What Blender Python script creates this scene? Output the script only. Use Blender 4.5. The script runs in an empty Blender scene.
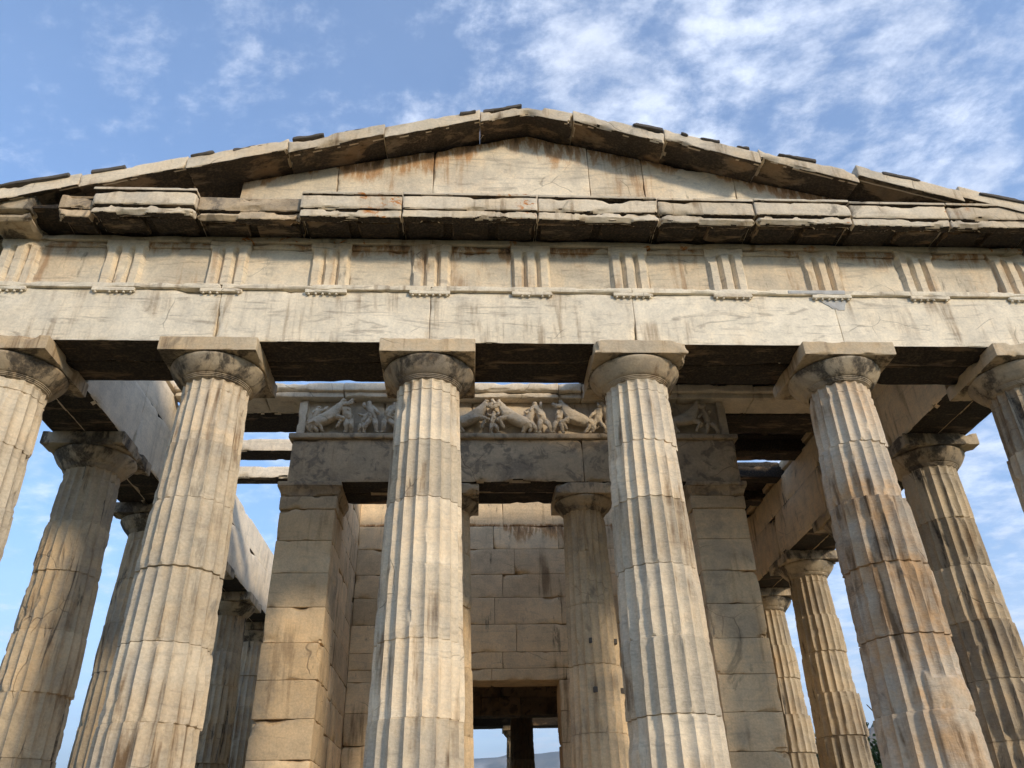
import bpy, bmesh, math, random
import numpy as np
from mathutils import Vector, Matrix

R = math.radians
scene = bpy.context.scene
col = scene.collection

# ------------------------------------------------------------------ camera
cam_d = bpy.data.cameras.new('camera')
cam = bpy.data.objects.new('camera', cam_d)
col.objects.link(cam)
CX, CY, CZ = -0.759, -8.548, 0.237
yaw, pitch, roll, FPX = 0.05878, 0.54403, -0.02510, 799.8
F = Vector((math.sin(yaw) * math.cos(pitch), math.cos(yaw) * math.cos(pitch), math.sin(pitch)))
Rt = Vector((math.cos(yaw), -math.sin(yaw), 0))
Up = Rt.cross(F)
r_ = Rt * math.cos(roll) + Up * math.sin(roll)
u_ = -Rt * math.sin(roll) + Up * math.cos(roll)
m = Matrix((r_, u_, -F)).transposed().to_4x4()
m.translation = Vector((CX, CY, CZ))
cam.matrix_world = m
cam_d.sensor_fit = 'HORIZONTAL'
cam_d.sensor_width = 36.0
cam_d.lens = FPX / 1024 * 36.0
cam_d.clip_start = 0.05
cam_d.clip_end = 60000
scene.camera = cam

# ------------------------------------------------------------------ light, sky, exposure
SUN_AZ, SUN_EL = 40.0, 21.0          # to the right of the facade's normal / above the horizon
to_sun = Vector((math.sin(R(SUN_AZ)) * math.cos(R(SUN_EL)), -math.cos(R(SUN_AZ)) * math.cos(R(SUN_EL)), math.sin(R(SUN_EL))))
sd = bpy.data.lights.new('sun', 'SUN')
sd.energy = 2.8
sd.angle = R(6.0)
sd.color = (1.0, 0.83, 0.615)
sun = bpy.data.objects.new('sun', sd)
col.objects.link(sun)
sun.rotation_euler = to_sun.to_track_quat('Z', 'Y').to_euler()
sun.location = to_sun * 60

world = bpy.data.worlds.new('World')
scene.world = world
world.use_nodes = True
wn = world.node_tree
wn.nodes.clear()


class NT:
    """small helper for node trees"""
    def __init__(self, tree):
        self.t = tree

    def n(self, kind, ins=None, **props):
        nd = self.t.nodes.new(kind)
        for k, v in props.items():
            setattr(nd, k, v)
        for k, v in (ins or {}).items():
            self.set(nd, k, v)
        return nd

    def set(self, nd, k, v):
        s = nd.inputs[k]
        if isinstance(v, bpy.types.NodeSocket):
            self.t.links.new(v, s)
        elif isinstance(v, bpy.types.Node):
            self.t.links.new(v.outputs[0], s)
        else:
            if isinstance(v, (tuple, list)) and len(v) == 3 and s.type == 'RGBA':
                v = (*v, 1)
            s.default_value = v

    def math(self, op, a, b=0.0, clamp=False):
        return self.n('ShaderNodeMath', {0: a, 1: b}, operation=op, use_clamp=clamp).outputs[0]

    def noise(self, vec, scale, detail=5.0, rough=0.55, dist=0.0):
        return self.n('ShaderNodeTexNoise', {'Vector': vec, 'Scale': scale, 'Detail': detail, 'Roughness': rough, 'Distortion': dist}).outputs[0]

    def ramp(self, fac, a, b, lo=0.0, hi=1.0):
        return self.n('ShaderNodeMapRange', {'Value': fac, 'From Min': a, 'From Max': b, 'To Min': lo, 'To Max': hi}, interpolation_type='SMOOTHSTEP').outputs[0]

    def mix(self, fac, a, b, blend='MIX'):
        nd = self.n('ShaderNodeMix', data_type='RGBA', blend_type=blend)
        self.set(nd, 0, fac)
        self.set(nd, 6, a)
        self.set(nd, 7, b)
        return nd.outputs[2]

    def mapping(self, vec, scale=(1, 1, 1), rot=(0, 0, 0), loc=(0, 0, 0)):
        return self.n('ShaderNodeMapping', {'Vector': vec, 'Scale': scale, 'Rotation': rot, 'Location': loc}).outputs[0]


W = NT(wn)
sky = W.n('ShaderNodeTexSky', sky_type='NISHITA', sun_disc=False)
sky.sun_elevation = R(SUN_EL)
sky.sun_rotation = R(180 - SUN_AZ)
sky.altitude = 100
sky.air_density = 1.0
sky.dust_density = 0.6
sky.ozone_density = 1.2
# clouds: noise on a flat layer high above
tc = W.n('ShaderNodeTexCoord').outputs['Generated']
sep = W.n('ShaderNodeSeparateXYZ', {0: tc})
den = W.math('ADD', W.math('MAXIMUM', sep.outputs[2], 0.0), 0.12)
px = W.math('DIVIDE', sep.outputs[0], den)
py = W.math('DIVIDE', sep.outputs[1], den)
pl = W.n('ShaderNodeCombineXYZ', {0: px, 1: py, 2: 0.0}).outputs[0]
pl1 = W.mapping(pl, (1.0, 1.0, 1), (0, 0, R(25)), (3.7, 1.3, 0))
warp = W.n('ShaderNodeTexNoise', {'Vector': pl1, 'Scale': 1.7, 'Detail': 3.0})
wv = W.n('ShaderNodeVectorMath', {0: pl1, 1: W.n('ShaderNodeVectorMath', {0: warp.outputs['Color'], 3: 0.10}, operation='SCALE').outputs[0]}, operation='ADD').outputs[0]
big = W.noise(wv, 2.6, 3.0, 0.5)
fine = W.noise(W.mapping(wv, (1.0, 1.25, 1), (0, 0, R(-30))), 12.0, 9.0, 0.66)
side = W.ramp(px, -0.45, 0.45, 0.04, 0.105)              # the cloud sheet thickens to the south
low = W.math('MULTIPLY', W.ramp(sep.outputs[2], 0.02, 0.45, 0.14, 0.0), W.ramp(sep.outputs[1], -0.2, 0.5, -1.0, 1.0))
dens = W.math('ADD', W.math('MULTIPLY', big, 0.62), W.math('MULTIPLY', fine, 0.95))
dens = W.math('ADD', W.math('ADD', dens, side), low)
cl = W.ramp(dens, 0.78, 1.22, 0.05, 0.66)
veil = W.ramp(sep.outputs[2], 0.0, 0.42, 0.42, 0.0)
cl = W.math('MAXIMUM', cl, veil)
shade = W.ramp(W.noise(wv, 4.0, 5.0), 0.3, 0.7, 0.78, 1.05)
ccol = W.mix(1.0, (6.6, 6.9, 7.5), shade, 'MULTIPLY')
skyt = W.mix(1.0, sky, (0.75, 1.01, 1.25), 'MULTIPLY')
skyc = W.mix(cl, skyt, ccol)
bg = W.n('ShaderNodeBackground', {'Color': skyc, 'Strength': 0.15})
W.n('ShaderNodeOutputWorld', {'Surface': bg})

vs = scene.view_settings
vs.view_transform = 'Standard'
vs.look = 'None'
vs.gamma = 1.0
vs.use_curve_mapping = False
vs.exposure = 0.74
scene.cycles.use_denoising = True
scene.cycles.max_bounces = 5
scene.cycles.diffuse_bounces = 4
scene.cycles.glossy_bounces = 1


# ------------------------------------------------------------------ numpy noise
_rng = np.random.RandomState(7)
_perm = np.concatenate([_rng.permutation(256)] * 3)
_g = _rng.normal(size=(256, 3))
_g /= np.linalg.norm(_g, axis=1)[:, None]


def perlin(p):
    p = np.asarray(p, float)
    i = np.floor(p).astype(int)
    f = p - i
    i &= 255
    u = f * f * f * (f * (f * 6 - 15) + 10)
    out = 0
    for dx in (0, 1):
        for dy in (0, 1):
            for dz in (0, 1):
                h = _perm[_perm[_perm[(i[:, 0] + dx) & 255] + ((i[:, 1] + dy) & 255)] + ((i[:, 2] + dz) & 255)]
                g = _g[h]
                d = g[:, 0] * (f[:, 0] - dx) + g[:, 1] * (f[:, 1] - dy) + g[:, 2] * (f[:, 2] - dz)
                w = (u[:, 0] if dx else 1 - u[:, 0]) * (u[:, 1] if dy else 1 - u[:, 1]) * (u[:, 2] if dz else 1 - u[:, 2])
                out = out + w * d
    return out * 1.5


def fbm(p, scale=1.0, octs=4, seed=0.0, gain=0.5):
    p = np.asarray(p, float) * scale + np.array([seed * 17.31, seed * 9.73, seed * 5.17])
    s, a = 0, 1.0
    for k in range(octs):
        s = s + a * perlin(p)
        p = p * 2.03 + 11.7
        a *= gain
    return s


# ------------------------------------------------------------------ mesh helpers
class MB:
    """collects pieces (verts, quads, tone) and links them as ONE mesh object"""
    def __init__(self):
        self.v, self.f, self.t, self.n = [], [], [], 0
        self.s = None

    def add(self, v, f, tone=0.5):
        v = np.asarray(v, float)
        self.v.append(v)
        self.f += [tuple(int(a) + self.n for a in q) for q in f]
        self.t.append(np.full(len(v), tone) if np.isscalar(tone) else np.asarray(tone, float))
        self.n += len(v)
        return self

    def build(self, name, mat, parent=None, loc=(0, 0, 0), smooth=True, angle=38, under=None):
        me = bpy.data.meshes.new(name)
        me.from_pydata(np.concatenate(self.v).tolist(), [], self.f)
        at = me.attributes.new('tone', 'FLOAT', 'POINT')
        at.data.foreach_set('value', np.concatenate(self.t).astype(np.float32))
        if self.s is not None:
            a2 = me.attributes.new('stain', 'FLOAT', 'POINT')
            a2.data.foreach_set('value', self.s(np.concatenate(self.v)).astype(np.float32))
        me.materials.append(mat)
        if under is not None:      # crust plus painted shade on all down-facing faces
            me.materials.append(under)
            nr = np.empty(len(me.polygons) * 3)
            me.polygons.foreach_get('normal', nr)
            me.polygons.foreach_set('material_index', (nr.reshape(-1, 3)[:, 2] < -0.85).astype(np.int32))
        if smooth:
            me.shade_smooth()
            me.set_sharp_from_angle(angle=R(angle))
        me.update()
        o = bpy.data.objects.new(name, me)
        col.objects.link(o)
        o.location = loc
        if parent is not None:
            o.parent = parent
        return o


def tag(o, label=None, cat=None, group=None, kind=None):
    if label: o['label'] = label
    if cat: o['category'] = cat
    if group: o['group'] = group
    if kind: o['kind'] = kind
    return o


def empty(name, loc=(0, 0, 0)):
    o = bpy.data.objects.new(name, None)
    o.empty_display_size = 0.5
    col.objects.link(o)
    o.location = loc
    return o


def copy_tree(o, parent=None):
    c = o.copy()
    col.objects.link(c)
    c.parent = parent if parent is not None else o.parent
    for ch in o.children:
        copy_tree(ch, c)
    return c


def rough_box(x0, x1, y0, y1, z0, z1, res=0.06, seed=0.0, edge=0.006, chip=0.03, th=0.15, cf=3.0, skin=0.003, fn=None, only=None):
    """a stone block: a gridded box whose edges are worn and chipped by noise"""
    lo = np.array([x0, y0, z0], float)
    hi = np.array([x1, y1, z1], float)
    V, Fs, base = [], [], 0
    for ax in range(3):
        a, b = [k for k in range(3) if k != ax]
        na = int(min(70, max(2, math.ceil((hi[a] - lo[a]) / res) + 1)))
        nb = int(min(70, max(2, math.ceil((hi[b] - lo[b]) / res) + 1)))
        def axis_pts(l, h, n):
            t = np.linspace(l, h, n)
            e = min(0.012, (h - l) * 0.2)
            return np.unique(np.concatenate([t, [l + e, h - e]])) if res < 0.2 else t
        ta, tb = axis_pts(lo[a], hi[a], na), axis_pts(lo[b], hi[b], nb)
        A, B = np.meshgrid(ta, tb, indexing='ij')
        na, nb = len(ta), len(tb)
        for sgn in (0, 1):
            p = np.empty((na * nb, 3))
            p[:, a], p[:, b] = A.ravel(), B.ravel()
            p[:, ax] = hi[ax] if sgn else lo[ax]
            idx = np.arange(na * nb).reshape(na, nb) + base
            q = np.stack([idx[:-1, :-1], idx[1:, :-1], idx[1:, 1:], idx[:-1, 1:]], -1).reshape(-1, 4)
            flip = (sgn == 1) == (ax == 1)
            if flip: q = q[:, ::-1]
            V.append(p)
            Fs.append(q)
            base += na * nb
    p = np.concatenate(V)
    f = np.concatenate(Fs)
    mid = (lo + hi) / 2
    half = (hi - lo) / 2
    d = half - np.abs(p - mid)
    s = np.sign(p - mid)
    c = edge * (0.6 + 0.8 * np.abs(fbm(p, 6.0, 2, seed + 3))) + chip * np.clip((fbm(p, cf, 4, seed) - th) / (1 - th), 0, 1) * 2.2
    c = np.minimum(c, 0.8 * half.min())
    out = p.copy()
    for a, b in ((0, 1), (0, 2), (1, 2)):
        df = np.maximum(0, c - d[:, a] - d[:, b]) / 2
        out[:, a] -= s[:, a] * df
        out[:, b] -= s[:, b] * df
    if skin:
        for k in range(3):
            out[:, k] += skin * fbm(p, 5.0, 3, seed + 20 + k)
    if fn is not None:
        out = fn(out)
    return out, f


def lathe(prof, n, cx=0.0, cy=0.0, fn=None):
    prof = np.asarray(prof, float)
    th = np.linspace(0, 2 * math.pi, n, endpoint=False)
    Z, T = np.meshgrid(np.arange(len(prof)), th, indexing='ij')
    r = prof[Z, 0]
    z = prof[Z, 1]
    v = np.stack([cx + r * np.cos(T), cy + r * np.sin(T), z], -1).reshape(-1, 3)
    i = np.arange(len(prof) * n).reshape(len(prof), n)
    j = np.roll(i, -1, 1)
    f = np.stack([i[:-1], j[:-1], j[1:], i[1:]], -1).reshape(-1, 4)
    if fn is not None: v = fn(v)
    return v, f


def prism(poly, a0, a1, axis='y', seed=0.0, rough=0.0):
    """poly in (u, w) swept along one axis; y: (x,z) outline swept in y, x: (y,z) outline swept in x"""
    n = len(poly)
    v = []
    for a in (a0, a1):
        for (u, w) in poly:
            v.append((u, a, w) if axis == 'y' else (a, u, w))
    v = np.array(v, float)
    f = [tuple(range(n)), tuple(range(2 * n - 1, n - 1, -1))]
    f += [(i, n + i, n + (i + 1) % n, (i + 1) % n) for i in range(n)]
    if axis == 'x': f = [q[::-1] for q in f]
    if rough:
        for k in range(3): v[:, k] += rough * fbm(v, 4.0, 2, seed + k)
    return v, f


def runs(top, reach, seed, amt=1.0, fx=1.6, th=0.0):
    """stain field: runs of uneven length hanging from a level (a number or a function of x)"""
    def f(v):
        z0 = top(v) if callable(top) else top
        q = np.stack([v[:, 0], v[:, 1], 0 * v[:, 0]], 1)
        ln = reach * np.clip(0.35 + 0.9 * fbm(q, fx, 4, seed) - th, 0.0, 1.6)
        d = z0 - v[:, 2]
        return amt * np.clip(1 - d / np.maximum(ln, 1e-3), 0, 1) * (d > -0.05)
    return f


# ------------------------------------------------------------------ materials
def marble(name, base, warm, grey, warm_amt=0.5, grey_amt=0.4, grime=0.3, grime_th=0.58, streak=0.35, orange=0.0, bump=0.35, vein=0.12, grime_col=(0.055, 0.047, 0.038), streak_col=(0.20, 0.125, 0.065), gscale=(1.3, 1.3, 0.8), rough=0.8, scaly=0, gdist=0.8):
    mt = bpy.data.materials.new(name)
    mt.use_nodes = True
    mt.node_tree.nodes.clear()
    t = NT(mt.node_tree)
    rnd = t.n('ShaderNodeObjectInfo').outputs['Random']
    off = t.n('ShaderNodeVectorMath', {0: (37.0, 53.0, 71.0), 3: rnd}, operation='SCALE').outputs[0]
    c0 = t.n('ShaderNodeTexCoord').outputs['Object']
    c = t.n('ShaderNodeVectorMath', {0: c0, 1: off}, operation='ADD').outputs[0]
    tone = t.n('ShaderNodeAttribute', attribute_name='tone').outputs['Fac']
    n_big = t.noise(c, 0.75, 6, 0.6, 0.3)
    n_mid = t.noise(c, 3.6, 5, 0.66, 0.4)
    n_fine = t.noise(c, 34.0, 5, 0.6)
    n_vert = t.noise(t.mapping(c, (7.0, 7.0, 0.7)), 1.0, 6, 0.62, 0.35)
    k = t.math('MULTIPLY', t.ramp(t.math('ADD', t.math('MULTIPLY', n_big, 0.6), t.math('MULTIPLY', n_mid, 0.4)), 0.40, 0.64), warm_amt)
    c1 = t.mix(k, base, warm)
    k = t.math('MULTIPLY', t.ramp(t.noise(t.mapping(c, loc=(5, 9, 3)), 1.15, 6, 0.68, 0.6), 0.47, 0.66), grey_amt)
    c1 = t.mix(k, c1, grey)
    # grain that follows the bedding of the stone
    nv = t.noise(t.mapping(c, (0.9, 0.9, 5.5), (R(10), R(38), 0)), 1.3, 5, 0.62, 2.2)
    c1 = t.mix(t.math('MULTIPLY', t.ramp(nv, 0.52, 0.70), vein * 2.2), c1, (0.30, 0.25, 0.19))
    # rusty vertical runs
    k = t.math('MULTIPLY', t.math('MULTIPLY', t.ramp(n_vert, 0.50, 0.68), t.ramp(n_big, 0.42, 0.60)), streak * 1.5, True)
    c1 = t.mix(k, c1, streak_col)
    # dark crust in ragged patches
    ng = t.noise(t.mapping(c, gscale, loc=(2, 4, 8)), 1.5, 6, 0.68, gdist)
    gm = t.ramp(ng, grime_th, grime_th + 0.10)
    gm = t.math('MULTIPLY', gm, t.ramp(n_fine, 0.25, 0.6, 0.55, 1.0))
    c1 = t.mix(t.math('MULTIPLY', gm, grime, True), c1, grime_col)
    if orange:
        no = t.noise(t.mapping(c, (3.2, 3.2, 5.0), loc=(1, 7, 3)), 1.6, 6, 0.7, 0.5)
        nb2 = t.noise(t.mapping(c, loc=(8, 2, 1)), 0.8, 3)
        k = t.math('MULTIPLY', t.math('MULTIPLY', t.ramp(no, 0.53, 0.60), t.ramp(nb2, 0.52, 0.58)), orange, True)
        c1 = t.mix(k, c1, (0.46, 0.17, 0.035))
    # water runs below ledges and joints (painted per vertex, ragged)
    st = t.n('ShaderNodeAttribute', attribute_name='stain').outputs['Fac']
    sm = t.math('MULTIPLY', st, t.ramp(t.noise(t.mapping(c, (9.0, 9.0, 2.2)), 1.0, 6, 0.72, 0.4), 0.34, 0.66), True)
    c1 = t.mix(t.ramp(sm, 0.02, 0.35, 0.0, 0.8), c1, (0.42, 0.21, 0.075))
    c1 = t.mix(t.ramp(sm, 0.32, 0.85, 0.0, 0.85), c1, (0.07, 0.05, 0.035))
    # small dark specks and pits
    sp = t.noise(c, 70.0, 3, 0.6)
    c1 = t.mix(t.math('MULTIPLY', t.ramp(sp, 0.66, 0.74), 0.35), c1, (0.13, 0.10, 0.07))
    # tone of each block / drum, and fine mottling
    br = t.math('ADD', t.ramp(tone, 0.0, 1.0, 0.72, 1.22), t.ramp(n_fine, 0.3, 0.7, -0.08, 0.08))
    br = t.math('MULTIPLY', br, t.ramp(n_mid, 0.3, 0.7, 0.86, 1.12))
    c1 = t.mix(1.0, c1, br, 'MULTIPLY')
    # relief
    b1 = t.math('ADD', t.math('MULTIPLY', n_mid, 0.5), t.math('MULTIPLY', n_fine, 0.22))
    b1 = t.math('ADD', b1, t.math('MULTIPLY', t.noise(t.mapping(c, (1, 1, 3.2)) if scaly else c, 11.0, 5, 0.72), 0.6))
    cr = t.n('ShaderNodeTexVoronoi', {'Vector': t.n('ShaderNodeVectorMath', {0: c, 1: t.n('ShaderNodeVectorMath', {0: t.n('ShaderNodeTexNoise', {'Vector': c, 'Scale': 1.6, 'Detail': 3.0, 'Roughness': 0.4}).outputs['Color'], 3: 0.38}, operation='SCALE').outputs[0]}, operation='ADD').outputs[0], 'Scale': 1.1}, feature='DISTANCE_TO_EDGE').outputs[0]
    crk = t.math('MULTIPLY', t.ramp(cr, 0.0, 0.009, 1.0, 0.0), t.ramp(t.noise(c, 0.9, 2), 0.58, 0.64))
    b1 = t.math('SUBTRACT', b1, t.math('MULTIPLY', crk, 0.8))
    b1 = t.math('SUBTRACT', b1, t.math('MULTIPLY', t.ramp(sp, 0.64, 0.74), 0.3))
    c1 = t.mix(t.math('MULTIPLY', crk, 0.5), c1, (0.10, 0.075, 0.05))
    bp = t.n('ShaderNodeBump', {'Strength': bump, 'Distance': 0.03, 'Height': b1})
    bs = t.n('ShaderNodeBsdfPrincipled', {'Base Color': c1, 'Roughness': rough, 'Normal': bp})
    bs.inputs['Specular IOR Level'].default_value = 0.25
    t.n('ShaderNodeOutputMaterial', {'Surface': bs})
    return mt


CREAM, TAN, GREY = (0.62, 0.53, 0.39), (0.50, 0.36, 0.20), (0.36, 0.33, 0.28)
M_arch = marble('marble_cream', (0.74, 0.66, 0.515), (0.65, 0.53, 0.36), (0.53, 0.48, 0.39), 0.5, 0.4, 0.25, 0.66, 0.4, vein=0.30, bump=0.16)
M_frz = marble('marble_frieze', (0.72, 0.625, 0.47), (0.60, 0.45, 0.275), (0.46, 0.405, 0.32), 0.65, 0.45, 0.6, 0.61, 0.45, vein=0.25, bump=0.3, streak_col=(0.34, 0.18, 0.075), gscale=(3.6, 3.6, 0.9), gdist=0.15)
M_corn = marble('marble_cornice', (0.68, 0.585, 0.44), (0.48, 0.355, 0.21), (0.36, 0.33, 0.28), 0.55, 0.5, 0.6, 0.58, 0.5, orange=1.0, bump=0.4)
M_rake = marble('marble_raking_cornice', (0.68, 0.58, 0.43), (0.46, 0.33, 0.19), (0.38, 0.345, 0.29), 0.6, 0.45, 0.5, 0.60, 0.5, bump=0.4)
M_rsoff = marble('marble_stain_shade_soffit', (0.25, 0.18, 0.11), (0.18, 0.105, 0.05), (0.13, 0.11, 0.085), 0.7, 0.6, 0.95, 0.40, 0.7, bump=0.4, grime_col=(0.03, 0.024, 0.018), gscale=(0.8, 1.6, 1.6), gdist=0.3)  # brown stain with the shade of the undersides worked into its colours
M_soff = marble('marble_crust_shade', (0.20, 0.145, 0.09), (0.15, 0.09, 0.045), (0.11, 0.09, 0.07), 0.7, 0.6, 1.0, 0.36, 0.7, bump=0.4, grime_col=(0.022, 0.018, 0.014), gscale=(0.7, 2.6, 1.5), gdist=0.3)  # black crust; the dark colours also paint in soffit shade
M_col = marble('marble_column', (0.68, 0.575, 0.42), (0.55, 0.40, 0.235), (0.46, 0.41, 0.335), 0.65, 0.55, 0.5, 0.60, 0.7, vein=0.16, bump=0.5, scaly=1, gscale=(3.5, 3.5, 0.6), gdist=0.3)
M_rust = marble('marble_column_rusty', (0.60, 0.50, 0.37), (0.46, 0.27, 0.12), (0.40, 0.36, 0.31), 0.9, 0.55, 0.6, 0.57, 1.0, vein=0.16, bump=0.6, scaly=1)
M_flank = marble('marble_column_crusted', (0.52, 0.42, 0.285), (0.44, 0.30, 0.16), (0.27, 0.24, 0.20), 0.7, 0.55, 0.95, 0.55, 0.6, bump=0.6, gscale=(3.4, 3.4, 0.45), scaly=1)
M_cap = marble('marble_capital', (0.52, 0.425, 0.295), (0.44, 0.31, 0.175), (0.22, 0.20, 0.17), 0.6, 0.7, 0.92, 0.475, 0.5, bump=0.35, gscale=(1.5, 1.5, 0.9), gdist=0.3)
M_aba = marble('marble_abacus', (0.58, 0.47, 0.32), (0.52, 0.355, 0.185), (0.38, 0.33, 0.26), 0.75, 0.4, 0.4, 0.62, 0.6, bump=0.4)
M_grey = marble('marble_grey_patina', (0.56, 0.435, 0.285), (0.56, 0.40, 0.235), (0.30, 0.245, 0.18), 0.55, 0.85, 0.7, 0.52, 0.35, vein=0.1, bump=0.5, grime_col=(0.14, 0.12, 0.095), gscale=(2.4, 2.4, 2.4))
M_anta = marble('marble_anta', (0.69, 0.53, 0.335), (0.58, 0.40, 0.21), (0.38, 0.315, 0.23), 0.6, 0.7, 0.5, 0.60, 0.35, bump=0.4)
M_wall = marble('marble_wall', (0.82, 0.645, 0.42), (0.72, 0.51, 0.285), (0.59, 0.475, 0.33), 0.6, 0.35, 0.8, 0.60, 0.5, bump=0.25, gscale=(3.2, 3.2, 0.8), gdist=0.3)
M_pale = marble('marble_pale', (0.76, 0.665, 0.52), (0.66, 0.535, 0.37), (0.55, 0.485, 0.39), 0.4, 0.35, 0.3, 0.66, 0.25, vein=0.1, bump=0.2)
M_relief = marble('marble_relief', (0.64, 0.54, 0.40), (0.54, 0.41, 0.26), (0.42, 0.375, 0.30), 0.5, 0.5, 0.5, 0.59, 0.3, bump=0.45)
M_tile = marble('dark_tile', (0.13, 0.115, 0.10), (0.11, 0.085, 0.06), (0.08, 0.075, 0.07), 0.5, 0.6, 0.5, 0.55, 0.2, bump=0.6)


def simple(name, c1, c2, scale, rough=0.9, bump=0.4, c3=None, det=6):
    mt = bpy.data.materials.new(name)
    mt.use_nodes = True
    mt.node_tree.nodes.clear()
    t = NT(mt.node_tree)
    c = t.n('ShaderNodeTexCoord').outputs['Object']
    a = t.noise(c, scale, det, 0.62, 0.3)
    cc = t.mix(t.ramp(a, 0.38, 0.62), c1, c2)
    if c3: cc = t.mix(t.ramp(t.noise(c, scale * 0.31, 5), 0.52, 0.64), cc, c3)
    bp = t.n('ShaderNodeBump', {'Strength': bump, 'Distance': 0.05, 'Height': a})
    bs = t.n('ShaderNodeBsdfPrincipled', {'Base Color': cc, 'Roughness': rough, 'Normal': bp})
    bs.inputs['Specular IOR Level'].default_value = 0.2
    t.n('ShaderNodeOutputMaterial', {'Surface': bs})
    return mt


M_ground = simple('dry_grass_ground', (0.15, 0.12, 0.07), (0.09, 0.085, 0.04), 0.9, c3=(0.06, 0.075, 0.025))
M_rock = simple('limestone_rock', (0.33, 0.30, 0.26), (0.20, 0.18, 0.15), 0.12, c3=(0.05, 0.065, 0.03))
M_mount = simple('mountain_scrub', (0.05, 0.06, 0.035), (0.20, 0.18, 0.13), 0.006, c3=(0.36, 0.34, 0.30))
M_bark = simple('bark', (0.10, 0.07, 0.045), (0.17, 0.12, 0.08), 6.0)
M_leaf = [simple('pine_needles', (0.045, 0.075, 0.022), (0.075, 0.11, 0.035), 2.0),
          simple('olive_leaves', (0.08, 0.105, 0.055), (0.12, 0.14, 0.08), 2.0),
          simple('cypress_leaves', (0.03, 0.055, 0.02), (0.05, 0.08, 0.03), 2.0)]

rnd = random.Random(11)

# ================================================================== SETTING
def grid_sheet(xs, ys, zf):
    X, Y = np.meshgrid(xs, ys, indexing='ij')
    v = np.stack([X.ravel(), Y.ravel(), zf(X.ravel(), Y.ravel())], 1)
    i = np.arange(len(xs) * len(ys)).reshape(len(xs), len(ys))
    return v, np.stack([i[:-1, :-1], i[1:, :-1], i[1:, 1:], i[:-1, 1:]], -1).reshape(-1, 4)


GZ = -1.30
def sgn_pow(n, m, p=3):
    t = np.linspace(-1, 1, n)
    return np.sign(t) * np.abs(t) ** p * m

def gfun(x, y):
    p = np.stack([x, y, np.zeros_like(x)], 1)
    d = np.hypot(x, y - 15)
    z = GZ + 0.10 * fbm(p, 0.25, 3, 1) * np.clip((d - 20) / 10 + 0.25, 0.15, 1)
    z = z - 26 * np.clip((d - 50) / 350, 0, 1) ** 1.3 - 60 * np.clip((d - 600) / 3000, 0, 1)
    return z

g = MB()
g.add(*grid_sheet(sgn_pow(110, 14000), sgn_pow(110, 14000) + 15, gfun))
tag(g.build('ground', M_ground, angle=180), kind='structure')

# the distant mountain seen through the doorway, and the rocky hill to the right
def mfun(x, y):
    p = np.stack([x, y, np.zeros_like(x)], 1) / 1000
    ridge = np.exp(-((y - 6500 + 0.12 * x) / 900) ** 2)
    h = 725 + 90 * np.sin(x / 2300 + 0.4) + 90 * fbm(p, 0.35, 4, 3)
    return -90 + ridge * h * (1 + 0.04 * fbm(p, 2.0, 4, 5))

g = MB()
g.add(*grid_sheet(np.linspace(-5200, 5200, 130), np.linspace(4600, 8400, 60), mfun))
tag(g.build('mountain', M_mount, angle=180), kind='structure')

def hfun(x, y):
    p = np.stack([x, y, np.zeros_like(x)], 1) / 100
    d = np.hypot((x - 190) / 130, (y - 330) / 90)
    h = np.clip(1.2 - d, 0, 1)
    h = h ** 0.7 * 78
    cliff = 7 * np.round((h + 7 * fbm(p, 2.5, 4, 9)) / 7)
    return -32 + np.where(h > 0, 0.5 * h + 0.5 * np.maximum(cliff, 0), 0) + 4.5 * fbm(p, 5.0, 4, 2) * np.clip(h / 20, 0, 1)

g = MB()
g.add(*grid_sheet(np.linspace(20, 360, 120), np.linspace(200, 460, 110), hfun))
tag(g.build('rocky_hill', M_rock, angle=60), kind='structure')

# ================================================================== TEMPLE
T = empty('temple')
tag(T, 'weathered marble Doric temple with fluted columns below a low broken gable', 'temple')

YF = -0.47            # face of the architrave
XC = [-6.2875, -3.8745, -1.2915, 1.2915, 3.8745, 6.2875]
FL = [2.413 + 2.583 * k for k in range(11)] + [2.413 * 2 + 2.583 * 10]
HB = 5.713            # underside of the architrave
YE = FL[-1]           # axis of the far front

# ---- steps
for k, (a, b) in enumerate(((0.0, 0.55), (0.36, 0.92), (0.72, 1.28))):
    s = MB()
    z1, e = -0.36 * k, 0.36 * k
    X1, Y0, Y1 = 6.86 + e, -0.57 - e, YE + 0.57 + e
    z0 = z1 - 0.36 if k < 2 else GZ - 0.5
    nx = 12
    for r in range(nx):
        xa, xb = -X1 + 2 * X1 * r / nx, -X1 + 2 * X1 * (r + 1) / nx
        s.add(*rough_box(xa, xb - 0.006, Y0, Y0 + 1.2, z0, z1, 0.1, rnd.random() * 50, 0.01, 0.06), tone=rnd.random())
        s.add(*rough_box(xa, xb - 0.006, Y1 - 1.2, Y1, z0, z1, 0.3, rnd.random() * 50), tone=rnd.random())
    ny = 22
    for r in range(ny):
        ya = Y0 + 1.206 + (Y1 - Y0 - 2.412) * r / ny
        yb = Y0 + 1.206 + (Y1 - Y0 - 2.412) * (r + 1) / ny
        for sx in (-1, 1):
            s.add(*rough_box(min(sx * X1, sx * (X1 - 1.6)), max(sx * X1, sx * (X1 - 1.6)), ya, yb - 0.006, z0, z1, 0.3, rnd.random() * 50, 0.01, 0.05), tone=rnd.random())
    if k == 0:
        s.add(*rough_box(-X1 + 1.606, X1 - 1.606, Y0 + 1.206, Y1 - 1.206, z0, z1 - 0.004, 1.5), tone=0.4)
    s.build('step', M_anta, T)

# ---- Doric columns
def shaft_radius(z, H, r0, r1):
    t = np.clip(z / H, 0, 1)
    return r0 + (r1 - r0) * t + 0.010 * np.sin(math.pi * t)

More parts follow.
